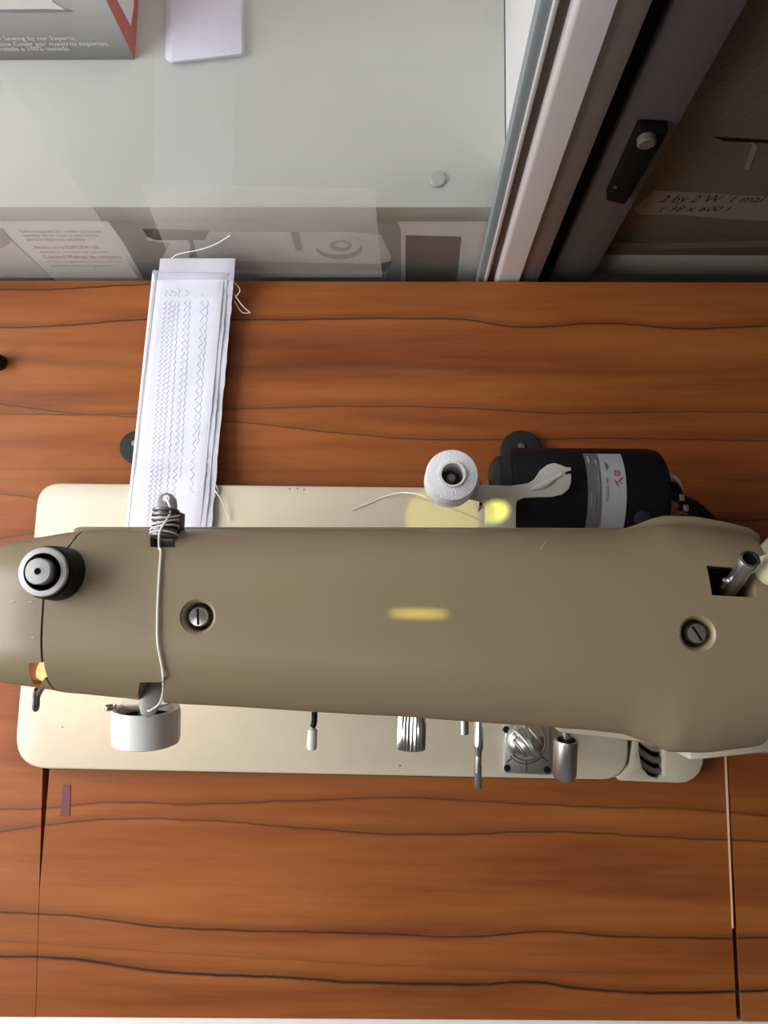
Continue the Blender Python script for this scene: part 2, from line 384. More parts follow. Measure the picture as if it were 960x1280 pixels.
# arm: stations along X with rear and front edges read at the cover's rim height
ZE, ZT = 163.0, 186.0
ST = [(-60, 700, 836), (0, 681, 851), (40, 672, 857), (75, 665, 862), (95, 662, 866), (240, 662, 880), (480, 662, 894), (640, 663, 905), (720, 664, 911), (770, 663, 916),
      (800, 660, 926), (830, 656, 939), (870, 657, 940), (920, 664, 934), (950, 671, 928)]
STW = []
for u, vr, vf in ST:
    a = at(u, vr, ZE); b = at(u, vf, ZE); STW.append(((a.x+b.x)/2, a.y, b.y))
def station(x):
    if x <= STW[0][0]: return STW[0][1:]
    for i in range(len(STW)-1):
        if x <= STW[i+1][0]:
            s = (x-STW[i][0])/(STW[i+1][0]-STW[i][0]); s2 = s*s*(3-2*s)*.35+s*.65
            return STW[i][1]*(1-s2)+STW[i+1][1]*s2, STW[i][2]*(1-s2)+STW[i+1][2]*s2
    return STW[-1][1:]
XSEAM = at(53, 770, ZT).x; XEND = at(950, 800, ZE+10).x; XLEFT = at(-45, 770, ZE).x
def crown(x):
    z = ZT*.001
    if x < XSEAM: z -= .010*((XSEAM-x)/.03)**2*.5
    return z
def ztop(x, t):                 # t: -1 rear .. 1 front
    a = min(abs(t), 1)
    return ZE*.001+(crown(x)-ZE*.001)*(1-a**3.0)**(1/2.0)
def zsurf(x, y):
    r, f = station(x); t = (r-y)/(r-f)*2-1; return ztop(x, t)
def bend(y):                    # the seam swings right at the rear
    return .0062*max(0, min(1, (y-.008)/.016))
def arm_loft(x0, x1, n, drop=.016, seam0=False, seam1=False):
    T = [-math.cos(PI*i/40) for i in range(41)]; V = []; R = []
    for i in range(n+1):
        x = x0+(x1-x0)*i/n; r, f = station(x); ring = []
        for t in T:
            y = r+(f-r)*(t+1)/2; ring.append(Vector((x, y, ztop(x, t))))
        mid = (r+f)/2
        ring.append(Vector((x, f, ZE*.001-.004))); ring.append(Vector((x, f+(mid-f)*.10, ZE*.001-drop)))
        ring.append(Vector((x, r+(mid-r)*.10, ZE*.001-drop))); ring.append(Vector((x, r, ZE*.001-.004)))
        for p in ring:
            fall = max(0, 1-abs(x-XSEAM)/.02)
            p.x += bend(p.y)*fall
        R.append(len(V)); V += ring
    m = len(T)+4; Fs = []
    for i in range(n):
        for j in range(m):
            k = (j+1) % m; Fs.append([i*m+j, (i+1)*m+j, (i+1)*m+k, i*m+k])
    Fs.append(list(range(m))); Fs.append([n*m+j for j in range(m)][::-1]); return V, Fs
cover = obj('arm_cover', arm_loft(XSEAM+.0004, XEND, 90), 'taupe', sm)
face = obj('face_cover', arm_loft(XLEFT, XSEAM-.0004, 16), 'taupe', sm)
def onarm(u, v, dz=0):
    p = at(u, v, ZT)
    for _ in range(12): p = at(u, v, zsurf(p.x, p.y)*1000+dz)
    return p
def cutter(geo): return obj('cutter', geo, None)
cuts = []; screws = []
for u, v in ((247, 771), (872, 792)):
    s = onarm(u, v); screws.append(s)
    cuts.append(cutter(lathe([(.0048, -.008), (.0050, -.0030), (.0053, -.0014), (.0060, -.0004), (.0070, .0004), (.009, .002)], s, seg=40)))
hole = [onarm(u, v) for u, v in ((883, 707), (943, 711), (945, 747), (890, 744))]
hz = sum(h.z for h in hole)/4
cuts.append(cutter(prism([(p.x, p.y) for p in hole], hz-.012, hz+.012)))
rs = [onarm(u, v) for u, v in ((188, 668), (219, 668), (219, 684), (188, 684))]
cuts.append(cutter(prism(XY(rs), .150, .2)))
fs = [onarm(u, v) for u, v in ((175, 853), (207, 853), (207, 885), (175, 885))]
cuts.append(cutter(prism(XY(fs), rs[0].z-.03, .2)))
lh = [onarm(u, v) for u, v in ((50, 828), (62, 828), (62, 846), (50, 860))]
boolean(cover, cuts)
lh2 = [onarm(u, v) for u, v in ((36, 829), (54, 828), (57, 846), (50, 857), (43, 856), (37, 842))]
boolean(face, [cutter(prism(XY(lh2), .10, .3))])
for s, a in zip(screws, (1.5, 1.0)):
    b = obj('cover_screw', lathe([(.0036, -.008), (.0036, -.0012), (.0032, -.0006), (.0002, -.0003)], s, seg=28), 'chrome', sm)
    d = Vector((math.cos(a+PI), math.sin(a), 0)); d = Vector((math.cos(PI-a), math.sin(PI-a), 0)); n = Vector((-d.y, d.x, 0))
    obj('screw_slot', slab([s+d*.0029+n*.00035+Vector((0,0,-.0003)), s-d*.0029+n*.00035+Vector((0,0,-.0003)), s-d*.0029-n*.00035+Vector((0,0,-.0003)), s+d*.0029-n*.00035+Vector((0,0,-.0003))], Vector((0, 0, .0002))), 'dark_hole', b, smooth=False)
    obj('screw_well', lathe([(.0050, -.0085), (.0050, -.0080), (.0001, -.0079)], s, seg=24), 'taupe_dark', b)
obj('winder_well', prism([(p.x+(-.001 if i in (0, 3) else .001), p.y+(.001 if i < 2 else -.001)) for i, p in enumerate(hole)], hz-.0135, hz-.0115), 'dark_hole', sm, smooth=False)
# arm body under the cover, pillar, head
r0 = STW[5]
def body_loft():
    V = []; Fs = []; n = 30; x0 = at(60, 770, ZE).x; x1 = XEND-.002
    for i in range(n+1):
        x = x0+(x1-x0)*i/n; r, f = station(x); c = (r+f)/2; h = (r-f)/2
        for dy, z in ((.97, .158), (-.93, .158), (-.93, .125), (-.75, .112), (.75, .112), (.93, .125)):
            V.append(Vector((x, c+h*dy, z-.004)))
    for i in range(n):
        for j in range(6):
            k = (j+1) % 6; Fs.append([i*6+j, (i+1)*6+j, (i+1)*6+k, i*6+k])
    Fs += [[0,1,2,3,4,5], [n*6+j for j in range(6)][::-1]]; return V, Fs
obj('arm_body', body_loft(), 'taupe', sm)
lip = px([(92, 661), (100, 658.5), (480, 659), (785, 660), (785, 670), (92, 670)], 158)
obj('rear_lip', prism(lip, .150, .1585), 'taupe', sm, bevel=.0006)
rsh = px([(772, 663), (795, 656), (815, 648), (832, 644), (870, 645), (905, 651), (938, 659), (952, 669), (952, 700), (772, 700)], 160)
obj('rear_shoulder', prism(rsh, .146, .160), 'taupe', sm, bevel=.0012)
pf = [(at(684, 909, 105).x, at(684, 909, 105).y), (at(790, 923, 105).x, at(790, 921, 105).y), (at(850, 940, 105).x, at(840, 938, 105).y), (at(955, 926, 105).x, at(955, 934, 105).y),
      (at(955, 800, 105).x, .030), (at(684, 700, 105).x, .030)]
obj('pillar', prism(rounded(pf, [.006, .0, .004, .004, .01, .01]), ZB*.001, .120), 'cream', sm, bevel=.002)
fp = [(at(850, 942, 140).x, at(850, 946, 140).y), (at(960, 930, 140).x, at(960, 934, 140).y), (at(960, 700, 140).x, .02), (at(850, 700, 140).x, .02)]
obj('pillar_shoulder', prism(fp, .121, .150), 'cream', sm, bevel=.002)
hd = [(XLEFT+.004, station(XLEFT)[1]+.008), (XSEAM+.03, station(XSEAM)[1]+.012), (XSEAM+.03, station(XSEAM)[0]-.012), (XLEFT+.004, station(XLEFT)[0]-.008)]
obj('head', prism(rounded(hd, .006), .085, .128), 'taupe', sm, bevel=.002)
nx = XSEAM+.012
obj('needle_bar', lathe([(.0032, .055), (.0032, .09)], (nx, -.004, 0), seg=16), 'chrome', sm)
obj('needle', lathe([(.0003, .018), (.0008, .03), (.0009, .056)], (nx, -.004, 0), seg=10), 'chrome', sm)
obj('presser_bar', lathe([(.003, .020), (.003, .09)], (nx, .006, 0), seg=16), 'chrome', sm)
obj('presser_foot', merge(box(nx-.007, nx-.0015, -.016, .006, .0165, .0185), box(nx+.0015, nx+.007, -.016, .006, .0165, .0185), box(nx-.007, nx+.007, -.003, .008, .0185, .0215)), 'chrome', sm, bevel=.0004)
obj('needle_plate', prism(rounded([(nx-.028, -.03), (nx+.02, -.03), (nx+.02, .02), (nx-.028, .02)], .006), ZB*.001-.0005, ZB*.001+.0006), 'steel', sm)
# hand wheel beyond the right end
wc = Vector((XEND+.045, -.008, .105))
hw = obj('hand_wheel', lathe([(.012, -.006), (.042, -.006), (.0465, -.003), (.047, .003), (.044, .009), (.030, .012), (.014, .012)], wc, (1, 0, 0), 48), 'cream', sm)
obj('clutch_knob', lathe([(.02, .0122), (.02, .02), (.017, .023), (.0001, .024)], wc, (1, 0, 0), 40), 'chrome', hw)
obj('wheel_shaft', lathe([(.010, -.050), (.010, -.007)], wc, (1, 0, 0), 24), 'steel', sm)
# presser regulator knob
pk = onarm(73, 717)
pr = obj('pressure_regulator', lathe([(.0098, -.006), (.0098, .002), (.0094, .009), (.0090, .0105), (.0086, .0110)], pk, seg=48), 'black', sm)
obj('regulator_ring', lathe([(.0084, .0105), (.0088, .0118), (.0084, .0126), (.0066, .0127), (.0064, .0118), (.0063, .0110)], pk, seg=48), 'steel', pr)
obj('regulator_button', lathe([(.0046, .0108), (.0046, .0155), (.0043, .0160), (.0012, .0161), (.0011, .0150)], pk, seg=36), 'steel', pr)
obj('button_hole', lathe([(.0011, .0161), (.0011, .01625), (.0001, .01625)], pk, seg=16), 'dark_hole', pr)
# lamp inside the head, seen through the lamp hole
lc = onarm(46, 843); bulb_c = lc+Vector((-.0005, .001, -.010))
obj('lamp_bulb', lathe([(.001, -.010), (.004, -.008), (.0045, -.004), (.0045, .001), (.0035, .004), (.001, .006)], bulb_c, seg=24), 'bulb', sm)
pl = bpy.data.lights.new('machine_lamp', 'POINT'); pl.energy = .11; pl.color = (1, .62, .34); pl.shadow_soft_size = .01
plo = bpy.data.objects.new('machine_lamp', pl); C.objects.link(plo); plo.location = at(60, 830, 70)
# take-up hook at the front of the head
hk = [onarm(50, 852)+Vector((0, 0, -.006)), at(48, 868, 150), at(46, 884, 148), at(44, 886, 148), at(43, 880, 149), at(44, 870, 150), at(46, 862, 152)]
obj('take_up_lever', tube(hk, .0011, 8), 'dull_steel', sm)

# rear thread guide with its pre-tension discs
def plate(pts, z, th, m, name, parent, tilt=None, bev=.0002):
    V = px(pts, z); return obj(name, prism(V, (z-th)*.001, z*.001), m, parent, bevel=bev)
cap = [(196, 690), (196, 632), (197, 624), (201, 618), (208, 615.5), (215, 618), (220, 624), (221, 632), (221, 690)]
gp = plate(cap, 172, 1.0, 'dull_steel', 'rear_thread_guide', sm)
obj('guide_hole', lathe([(.0014, .0), (.0014, .00015), (.0001, .0002)], at(208, 623, 172), seg=20), 'white_plastic', gp)
cc = at(206, 655, 178)
prof = []
for k in range(6):
    h = -.0052+k*.0019; prof += [(.0038, h), (.0050, h+.0004), (.0050, h+.0012), (.0038, h+.0016)]
obj('tension_disc', lathe([(.0001, -.0056)]+prof+[(.0001, .0064)], cc, (0.04, 1, -.05), 28), 'dull_steel', gp)
for k in range(4):
    c2 = cc+Vector((0, -.0042+k*.0024, 0)); obj('wound_thread', tube([c2+Vector((.0051*math.cos(a), .0012*math.sin(a+k), .0051*math.sin(a))) for a in [2*PI*i/16 for i in range(17)]], .00038, 6, 2), 'thread', gp)
obj('guide_post', box(at(222, 660, 172).x-.0005, at(222, 660, 172).x+.001, at(210, 678, 172).y, at(210, 640, 172).y, .166, .176), 'black', gp, bevel=.0003)
# front thread guide
cap2 = [(177, 851), (204, 851), (203, 868), (197, 887), (192, 894), (184, 897), (176, 893), (174, 884), (175, 868)]
fg = plate(cap2, 170, .9, 'dull_steel', 'front_thread_guide', sm)
# thread across the top
TP = [at(208, 623, 173.2), at(213, 640, 181), at(200, 664, 183.5), at(199, 684, 181)]
for u, v in ((201, 690), (199, 720), (197, 760), (197, 800), (200, 820), (203, 836), (204, 848)): TP.append(onarm(u, v, .8))
TP += [at(204, 858, 173.5), at(203, 868, 171.2), at(199, 880, 170.8), at(188, 888, 170.6), at(184, 888, 170.4)]
obj('upper_thread', tube(TP, .00045, 6), 'thread', sm)

# tension dial cup
tc_ = at(183, 886, 118); rd = .0147
td = obj('tension_dial', lathe([(rd*.80, .004), (rd*.86, -.0002), (rd*.97, -.0005), (rd, .001), (rd, .013), (rd*.97, .0145), (rd*.9, .015), (.0001, .015)], tc_, (0, -1, -.12), 48), 'white_plastic', sm)
obj('dial_core', lathe([(rd*.80, .0035), (rd*.80, .0042)], tc_, (0, -1, -.12), 36), 'dark_hole', td)
obj('tension_stud', lathe([(.0035, -.016), (.0035, .004)], tc_, (0, -1, -.12), 20), 'steel', td)
obj('tension_washer', lathe([(.0105, -.0022), (.0108, -.0032), (.0080, -.0036), (.0001, -.0036)], tc_, (0, -1, -.12), 36), 'chrome', td)
sc = at(138, 884, 125)
obj('check_spring', tube([sc+Vector((.0022*math.cos(a), .0006*i*.15-.001, .003*math.sin(a))) for i, a in enumerate([PI*i/5 for i in range(21)])], .0005, 6, 2)
    , 'steel', sm)
# little levers and knobs along the front
lv = obj('reverse_lever', tube([at(393, 835, 122), at(393, 870, 119), at(393, 900, 116), at(391, 908, 115)], .0013, 8), 'black', sm)
obj('lever_tip', lathe([(.0010, 0), (.0021, .0012), (.0023, .008), (.0019, .0096), (.0001, .0100)], at(391, 909, 115), (-.03, -1, 0), 16), 'white_plastic', lv)
kc = at(515, 898, 112)
kn = obj('stitch_width_knob', lathe([(.0052, -.024), (.0062, 0), (.0064, .001), (.0064, .0128), (.0058, .0135), (.0001, .0137)], kc, (-.03, -1, 0), 48, .09), 'chrome', sm)
obj('stop_pin', lathe([(.0019, -.024), (.0022, .003), (.0020, .0055), (.0001, .006)], at(580, 902, 110), (0, -1, 0), 18), 'steel', sm)
lvp = px([(590, 890), (603, 890), (603, 960), (602, 984), (598, 987), (592, 985), (592, 960)], 62)
ln = obj('stitch_length_lever', tube([at(600, 800, 118), at(600, 840, 95), at(599, 880, 72), at(599, 905, 68), at(598, 940, 66), at(597, 965, 64)], [.0024]*24+[.0018]*10, 10), 'chrome', sm)
obj('lever_end', box(at(593, 970, 64).x, at(602, 970, 64).x, at(598, 986, 64).y, at(598, 955, 64).y, .0615, .0655), 'dull_steel', ln, bevel=.0008)
# drop-feed dial plate on the bed
dp = px([(629, 900), (688, 900), (691, 969), (629, 966)], 14.5)
dpl = obj('feed_dial_plate', prism(rounded(dp, .0025), ZB*.001, .0145), 'steel', sm, bevel=.0004)
dc = at(657, 925, 16)
dk = obj('feed_dial', lathe([(.0113, -.0013), (.0111, .003), (.0092, .0058), (.0062, .0070), (.0001, .0074)], dc, seg=48), 'chrome', dpl)
dd = Vector((.62, -.78, 0)).normalized(); dn = Vector((-dd.y, dd.x, 0))
for off, wd in ((0, .0022), (.0055, .0011), (-.0055, .0011)):
    p0 = dc+dn*off; L_ = .0095 if off == 0 else .006
    obj('grip_ridge', slab([p0+dd*L_+dn*wd+Vector((0,0,.003)), p0-dd*L_+dn*wd+Vector((0,0,.003)), p0-dd*L_-dn*wd+Vector((0,0,.003)), p0+dd*L_-dn*wd+Vector((0,0,.003))], Vector((0, 0, .0085 if off == 0 else .0045))), 'chrome', dk, bevel=.0009)
for a, b in (((640, 948), (634, 952)), ((658, 952), (658, 964)), ((679, 947), (686, 952))):
    obj('tick_mark', tube([at(*a, 14.6), at(*b, 14.6)], .00035, 6, 0), 'ink', dpl)
obj('tick_arc', tube([at(638, 945, 14.6), at(646, 952, 14.6), at(658, 955, 14.6), at(670, 951, 14.6), at(680, 945, 14.6)], .00028, 6), 'ink', dpl)
for u, v in ((634, 960), (684, 962), (633, 912)):
    obj('plate_screw', lathe([(.0020, -.001), (.0019, .0004), (.0001, .0006)], at(u, v, 14.6), seg=14), 'black', dpl)
bc = at(708, 925, 62)
bk = obj('stitch_length_knob', lathe([(.0044, .003), (.0046, -.0002), (.0057, -.0004), (.0060, .001), (.0060, .0185), (.0052, .0200), (.0001, .0206)], bc, (-.01, -1, -.3), 36), 'steel', sm)
obj('knob_bore', lathe([(.0043, .0028), (.0043, .0032)], bc, (-.01, -1, -.3), 24), 'dark_hole', bk)
obj('knob_stem', lathe([(.0020, -.016), (.0020, .003)], bc, (-.01, -1, -.3), 16), 'chrome', bk)

# bobbin winder spindle in the square opening, and ivory pulley at the edge
s0 = onarm(923, 733)+Vector((0, 0, -.006)); sax = at(938, 698, 196)-s0; sl = sax.length
sp = obj('winder_spindle', lathe([(.0030, -.004), (.0030, sl-.004), (.0036, sl-.0036), (.0037, sl-.001), (.0034, sl-.0002), (.0026, sl), (.0025, sl-.0015)], s0, sax, 28), 'steel', sm)
obj('spindle_bore', lathe([(.0025, sl-.0014), (.0024, sl-.0010)], s0, sax, 18), 'dark_hole', sp)
obj('spindle_clip', lathe([(.0012, -.0008), (.0012, .0035), (.0001, .004)], s0+Vector((-.0038, .0005, .002)), (0, .6, 1), 12), 'chrome', sp)
ip = onarm(968, 722)
obj('winder_latch', lathe([(.0055, -.02), (.0060, .006), (.0052, .0085), (.0001, .0092)], at(966, 712, 185), (0, .1, 1), 28), 'ivory', sm)

# spool rest plate behind the arm
zb = 84
bro = px([(606, 690), (606, 634), (600, 627), (588, 624), (548, 628), (540, 618), (552, 607), (600, 606), (640, 607), (660, 604), (668, 599), (675, 588), (684, 581), (692, 578.5), (701, 581), (708, 584),
          (714, 584), (714, 588), (707, 590), (707, 593), (714, 592), (714, 603), (711, 611), (703, 618), (690, 621), (655, 622), (646, 626), (645, 634), (645, 690)], zb)
mat('bracket_paint', (.56, .54, .48), .35, noise=.1)
br = obj('spool_rest', prism(bro, (zb-1.6)*.001, zb*.001), 'bracket_paint', sm, bevel=.0003)
obj('pressed_rib', tube([at(664, 612, zb), at(680, 606, zb), at(694, 598, zb), at(702, 593, zb)], [.0006, .0009, .0012, .0014, .0016, .0018, .0018, .0018, .0018, .0016, .0014, .0012, .0010, .0009], 10), 'bracket_paint', br)
obj('bracket_notch', lathe([(.0008, 0), (.0008, .0002), (.0001, .00025)], at(601, 630, zb), seg=12), 'dark_hole', br)
obj('spool_rest_stay', box(at(612, 690, 84).x, at(640, 690, 84).x, .018, .026, .0825, .125), 'steel', br, bevel=.0006)
pc = at(562, 603, zb)
pin = obj('spool_pin', lathe([(.0022, 0), (.0022, .0130), (.0015, .0140), (.0001, .0142)], pc, seg=16), 'box_brown', br)

# motor
ym = at(720, 563, 50).y-.026; zm = .052
mx0 = at(636, 600, 60).x; mx1 = at(829, 620, 60).x
R_ = .0262
mo = obj('motor', lathe([(R_*.5, 0), (R_*.96, .0002), (R_, .002), (R_, mx1-mx0-.008), (R_*.965, mx1-mx0-.003), (R_*.86, mx1-mx0-.0006), (R_*.5, mx1-mx0)], (mx0, ym, zm), (1, 0, 0), 64), 'black', sm)
obj('motor_end_cap', lathe([(R_*.40, -.009), (R_*.70, -.0088), (R_*.82, -.006), (R_*.86, 0)], (mx0, ym, zm), (1, 0, 0), 48), 'black_rubber', mo)
obj('motor_pulley', lathe([(.004, -.016), (.009, -.0155), (.006, -.013), (.009, -.0105), (.004, -.01)], (mx0, ym, zm), (1, 0, 0), 32), 'steel', mo)
obj('motor_bracket', box(mx0+.03, mx0+.055, 0, ym, zm-.008, zm-.002), 'steel', mo)
def band(u0, u1, a0, a1, m, name, lift):
    x0 = at(u0, 620, 75).x; x1 = at(u1, 620, 75).x; V = []; n = 20
    for rr in (R_+lift, R_-.0004):
        for i in range(n+1):
            a = a0+(a1-a0)*i/n
            for x in (x0, x1): V.append(Vector((x, ym+math.sin(a)*rr, zm+math.cos(a)*rr)))
    k = 2*(n+1); Fs = []
    for i in range(n):
        Fs.append([2*i, 2*i+1, 2*i+3, 2*i+2]); Fs.append([k+2*i+2, k+2*i+3, k+2*i+1, k+2*i])
        Fs.append([2*i, 2*i+2, k+2*i+2, k+2*i]); Fs.append([2*i+1, k+2*i+1, k+2*i+3, 2*i+3])
    Fs += [[0, k, k+1, 1], [2*n, 2*n+1, k+2*n+1, k+2*n]]
    return obj(name, (V, Fs), m, mo)
A0, A1 = -.9, .87
band(733, 781, A0, A1, 'label_silver', 'rating_label', .0003)
band(733, 750, A0, A1-.02, 'label_grey', 'label_stripe', .0005)
def on_motor(u, a, lift=.0007):
    return Vector((at(u, 620, 75).x, ym+math.sin(a)*(R_+lift), zm+math.cos(a)*(R_+lift)))
def mstroke(pts, m, r=.00022): obj('label_print', tube([on_motor(*q) for q in pts], r, 5, 0), m, mo)
for u, a0, a1, m in ((737, .75, .55, 'label_silver'), (737, -.05, -.35, 'label_silver'), (741, -.1, -.5, 'grey_ink'), (746, .3, -.1, 'label_silver'), (746, .65, .5, 'grey_ink'),
                     (756, .60, .36, 'grey_ink'), (756, .22, .12, 'grey_ink'), (756, .08, -.22, 'grey_ink'), (758, .55, .42, 'label_grey')):
    n = 7
    for i in range(n):           # tiny characters set sideways along the drum
        a = a0+(a1-a0)*i/n; b = a0+(a1-a0)*(i+.65)/n
        mstroke([(u-1, a), (u+1.2, a), (u+1.2, b), (u-1, b)], m, .00016)
for q in ([(767, .38), (772, .38), (772, .28), (767, .28), (767, .38)], [(769, .33), (772, .33)], [(774, .22), (770, .14), (776, .12)], [(766, .18), (768, .10), (771, .06)], [(773, .2), (777, .24)]):
    mstroke(q, 'red_ink', .00022)
obj('brush_cap', lathe([(.0042, 0), (.0042, .0012), (.003, .0016), (.0001, .0016)], on_motor(803, -.55, -.0004), (0, math.sin(-.55), math.cos(-.55)), 20), 'black_rubber', mo)
obj('motor_wire', tube([Vector((mx1-.002, ym+.012, zm+.012)), at(838, 594, 60), at(848, 603, 58), at(851, 616, 55), at(852, 640, 50)], .0013, 8), 'wire_white', mo)
obj('motor_wire', tube([Vector((mx1-.002, ym+.004, zm+.014)), at(842, 608, 60), at(852, 624, 60), at(866, 630, 52), at(884, 645, 45), at(905, 668, 40)], .0026, 8), 'black', mo)
obj('motor_wire', tube([Vector((mx1-.002, ym+.000, zm+.014)), at(846, 622, 62), at(862, 636, 60), at(880, 660, 45)], .0024, 8), 'black_rubber', mo)
for u, v in ((834, 619), (852, 622), (857, 635)):
    c0 = at(u, v, 66); obj('wire_terminal', box(c0.x-.0014, c0.x+.0014, c0.y-.0017, c0.y+.0017, .058, .067), 'steel', mo, bevel=.0004)

# ------------------------------------------------------------------ white spool and its tail
so = pc+Vector((0, 0, .0005))
spool = thing('thread_spool', 'white thread spool standing on the pin behind the machine arm', 'thread spool', so)
obj('wound_yarn', lathe_loop([(.0062, .0020), (.0122, .0021), (.0126, .004), (.0126, .018), (.0119, .0205), (.0066, .0220), (.0062, .0220)], so), 'white_thread', spool)
obj('spool_core', merge(lathe([(.0026, 0), (.0128, 0), (.0128, .0018), (.0026, .0018)], so, seg=40)), 'white_plastic', spool)
def ring(r0, r1, z0, z1, c, seg=40):
    V = []; Fs = []
    for r, z in ((r0, z0), (r1, z0), (r1, z1), (r0, z1)):
        V += [Vector((c[0]+r*math.cos(2*PI*j/seg), c[1]+r*math.sin(2*PI*j/seg), c[2]+z)) for j in range(seg)]
    for i in range(4):
        for j in range(seg):
            k = (j+1) % seg; l = (i+1) % 4; Fs.append([i*seg+j, i*seg+k, l*seg+k, l*seg+j])
    return V, Fs
obj('core_rim', ring(.0052, .0061, .002, .0232, so), 'white_plastic', spool)
obj('core_bore', lathe([(.0051, .0020), (.0051, .0030), (.0024, .0031)], so, seg=30), 'box_dark', spool)
obj('thread_tail', tube([at(534, 622, 88), at(520, 617, 50), at(500, 616, 20), at(480, 621, 13), at(462, 629, 12.6), at(440, 638, 12.5)], .00035, 6), 'thread', spool)

# ------------------------------------------------------------------ white cloth strip
cs = thing('cloth_strip', 'folded white cotton strip with rows of test stitching under the needle', 'cloth', at(230, 500, 0))
ZP = [(325, 33), (338, 24), (352, 16), (375, 10), (420, 7.5), (520, 8), (570, 10), (598, 14), (640, 14.5), (700, 14.5), (745, 14.5)]
def zprof(v):
    if v <= ZP[0][0]: return ZP[0][1]
    for (a, za), (b, zb_) in zip(ZP, ZP[1:]):
        if v <= b: s = (v-a)/(b-a); s = s*s*(3-2*s); return za+(zb_-za)*s
    return ZP[-1][1]
def edge(v, top, bot):  # x at image row v along a strip edge
    return top+(bot-top)*(v-325)/(662-325)
def cloth_layer(l0, l1, r0, r1, v0, dz, m, name, jag=0, th=.9):
    V = []; Fs = []; nv = 46; nu = 14
    for side in (0, 1):
        for i in range(nv+1):
            v = v0+(748-v0)*i/nv; jl = edge(v, l0, l1); jr = edge(v, r0, r1)+(random.uniform(-jag, jag) if not side else 0)
            for j in range(nu+1):
                s = j/nu; u = jl+(jr-jl)*s
                z = zprof(v)+dz+.22*math.sin(v*.06+s*5+dz)+.15*math.sin(s*9+v*.021)*(1 if dz > 1 else .3)
                if s > .94: z -= .5
                V.append(at(u, v, z-(th if side else 0)))
    k = (nv+1)*(nu+1); W = nu+1
    for i in range(nv):
        for j in range(nu):
            a = i*W+j; Fs.append([a, a+1, a+W+1, a+W]); Fs.append([k+a+W, k+a+W+1, k+a+1, k+a])
        Fs.append([i*W, i*W+W, k+i*W+W, k+i*W]); Fs.append([i*W+nu, k+i*W+nu, k+i*W+W+nu, i*W+W+nu])
    for j in range(nu):
        Fs.append([j, k+j, k+j+1, j+1]); b = nv*W+j; Fs.append([b, b+1, k+b+1, k+b])
    return obj(name, (V, Fs), m, cs)
cloth_layer(194, 158.5, 291, 258, 338, .2, 'cloth_edge', 'cloth_layer', .8)
cloth_layer(200, 163, 294.5, 264, 323, 1.4, 'cloth', 'cloth_layer', .7)
cloth_layer(199, 161, 287, 257, 341, 2.6, 'cloth', 'cloth_layer', .4)
cloth_layer(204, 167, 282, 250, 352, 3.6, 'cloth', 'cloth_layer', .3)
fo = []
for i in range(40):
    v = 340+(740-340)*i/39; fo.append(at(edge(v, 195.5, 160), v, zprof(v)+1.4))
obj('folded_edge', tube(fo, .0016, 8, 0), 'cloth_edge', cs)
def stitch_row(ut, ub, v0, v1, amp, step, r=.00014):
    P = []; v = v0; k = 0
    while v < v1:
        u = edge(v, ut, ub); u += amp if k % 2 else -amp; jl = edge(v, 204, 167); s = (u-jl)/(edge(v, 282, 250)-jl); P.append(at(u, v, zprof(v)+3.6+.22*math.sin(v*.06+s*5+3.6)+.15*math.sin(s*9+v*.021)+.1)); v += step; k += 1
    obj('stitching', tube(P, r, 5, 0), 'stitch', cs)
for a in ((211, 184, 362, 660, 2.0, 3.0), (217, 190, 362, 660, 2.0, 3.0), (222, 196, 364, 660, 1.6, 3.2), (226, 206, 360, 660, 1.1, 4), (236, 214, 362, 640, 2.4, 4.2), (240, 222, 372, 600, 1.2, 4), (257, 236, 368, 620, 2.6, 5.5), (263, 240, 375, 560, 1.2, 5)):
    stitch_row(*a)
for P in ([(290, 350, 16), (300, 362, 12), (294, 372, 9)], [(293, 368, 10), (303, 382, 8), (313, 391, 6)], [(293, 376, 8), (302, 390, 5), (312, 391, 4)], [(268, 612, 15), (276, 624, 16), (283, 640, 14), (287, 650, 13)], [(266, 600, 15), (272, 612, 14), (268, 622, 14)],
          [(214, 324, 34), (222, 318, 38), (250, 312, 42), (270, 305, 47), (288, 294, 55)]):
    obj('loose_thread', tube([at(*p) for p in P], .00033, 6), 'thread', cs)

# ------------------------------------------------------------------ display cabinet behind the table
YG = YB+.004                              # glass plane
def vert(u, y, v=352): d = ray(u, v); return y*d.x/d.y   # plan X of an upright seen at frame row v
YS = YG+.009; ZS = aty(300, 259, YS).z; ZSM = ZS*1000
dcx = at(632, 60, ZSM).x
YR = YG+.016; ZR = aty(850, 313, YR).z
cab = thing('display_cabinet', 'aluminium framed glass display cabinet with white shelves behind the table', 'cabinet', (0, .4, -.75))
CX0, CX1, CY1 = -.62, .62, .72
obj('shelf', box(CX0, dcx-.0005, YS, CY1, ZS-.016, ZS), 'shelf_white', cab, bevel=.0008)
obj('lower_shelf', box(CX0, dcx-.0005, YG+.012, CY1, -.314, -.300), 'shelf_white', cab)
obj('divider', box(dcx, dcx+.016, YG+.030, CY1, -.70, .95), 'panel_white', cab)
obj('back_panel', box(CX0, CX1, CY1, CY1+.012, -.75, .95), 'panel_white', cab)
obj('top_panel', box(CX0, CX1, YG, CY1+.012, .951, .97), 'panel_white', cab)
obj('plinth', box(CX0, CX1, YG, CY1, -.75, -.701), 'aluminium', cab)
obj('side_panel', box(CX1, CX1+.012, YG, CY1, -.75, .97), 'panel_white', cab)
obj('side_glass', box(CX0-.004, CX0, YG+.004, CY1, -.70, .95), 'glass', cab)
obj('shelf', box(dcx+.0165, CX1, YR, CY1, aty(850, 344, YR).z, ZR), 'panel_white', cab, bevel=.001)
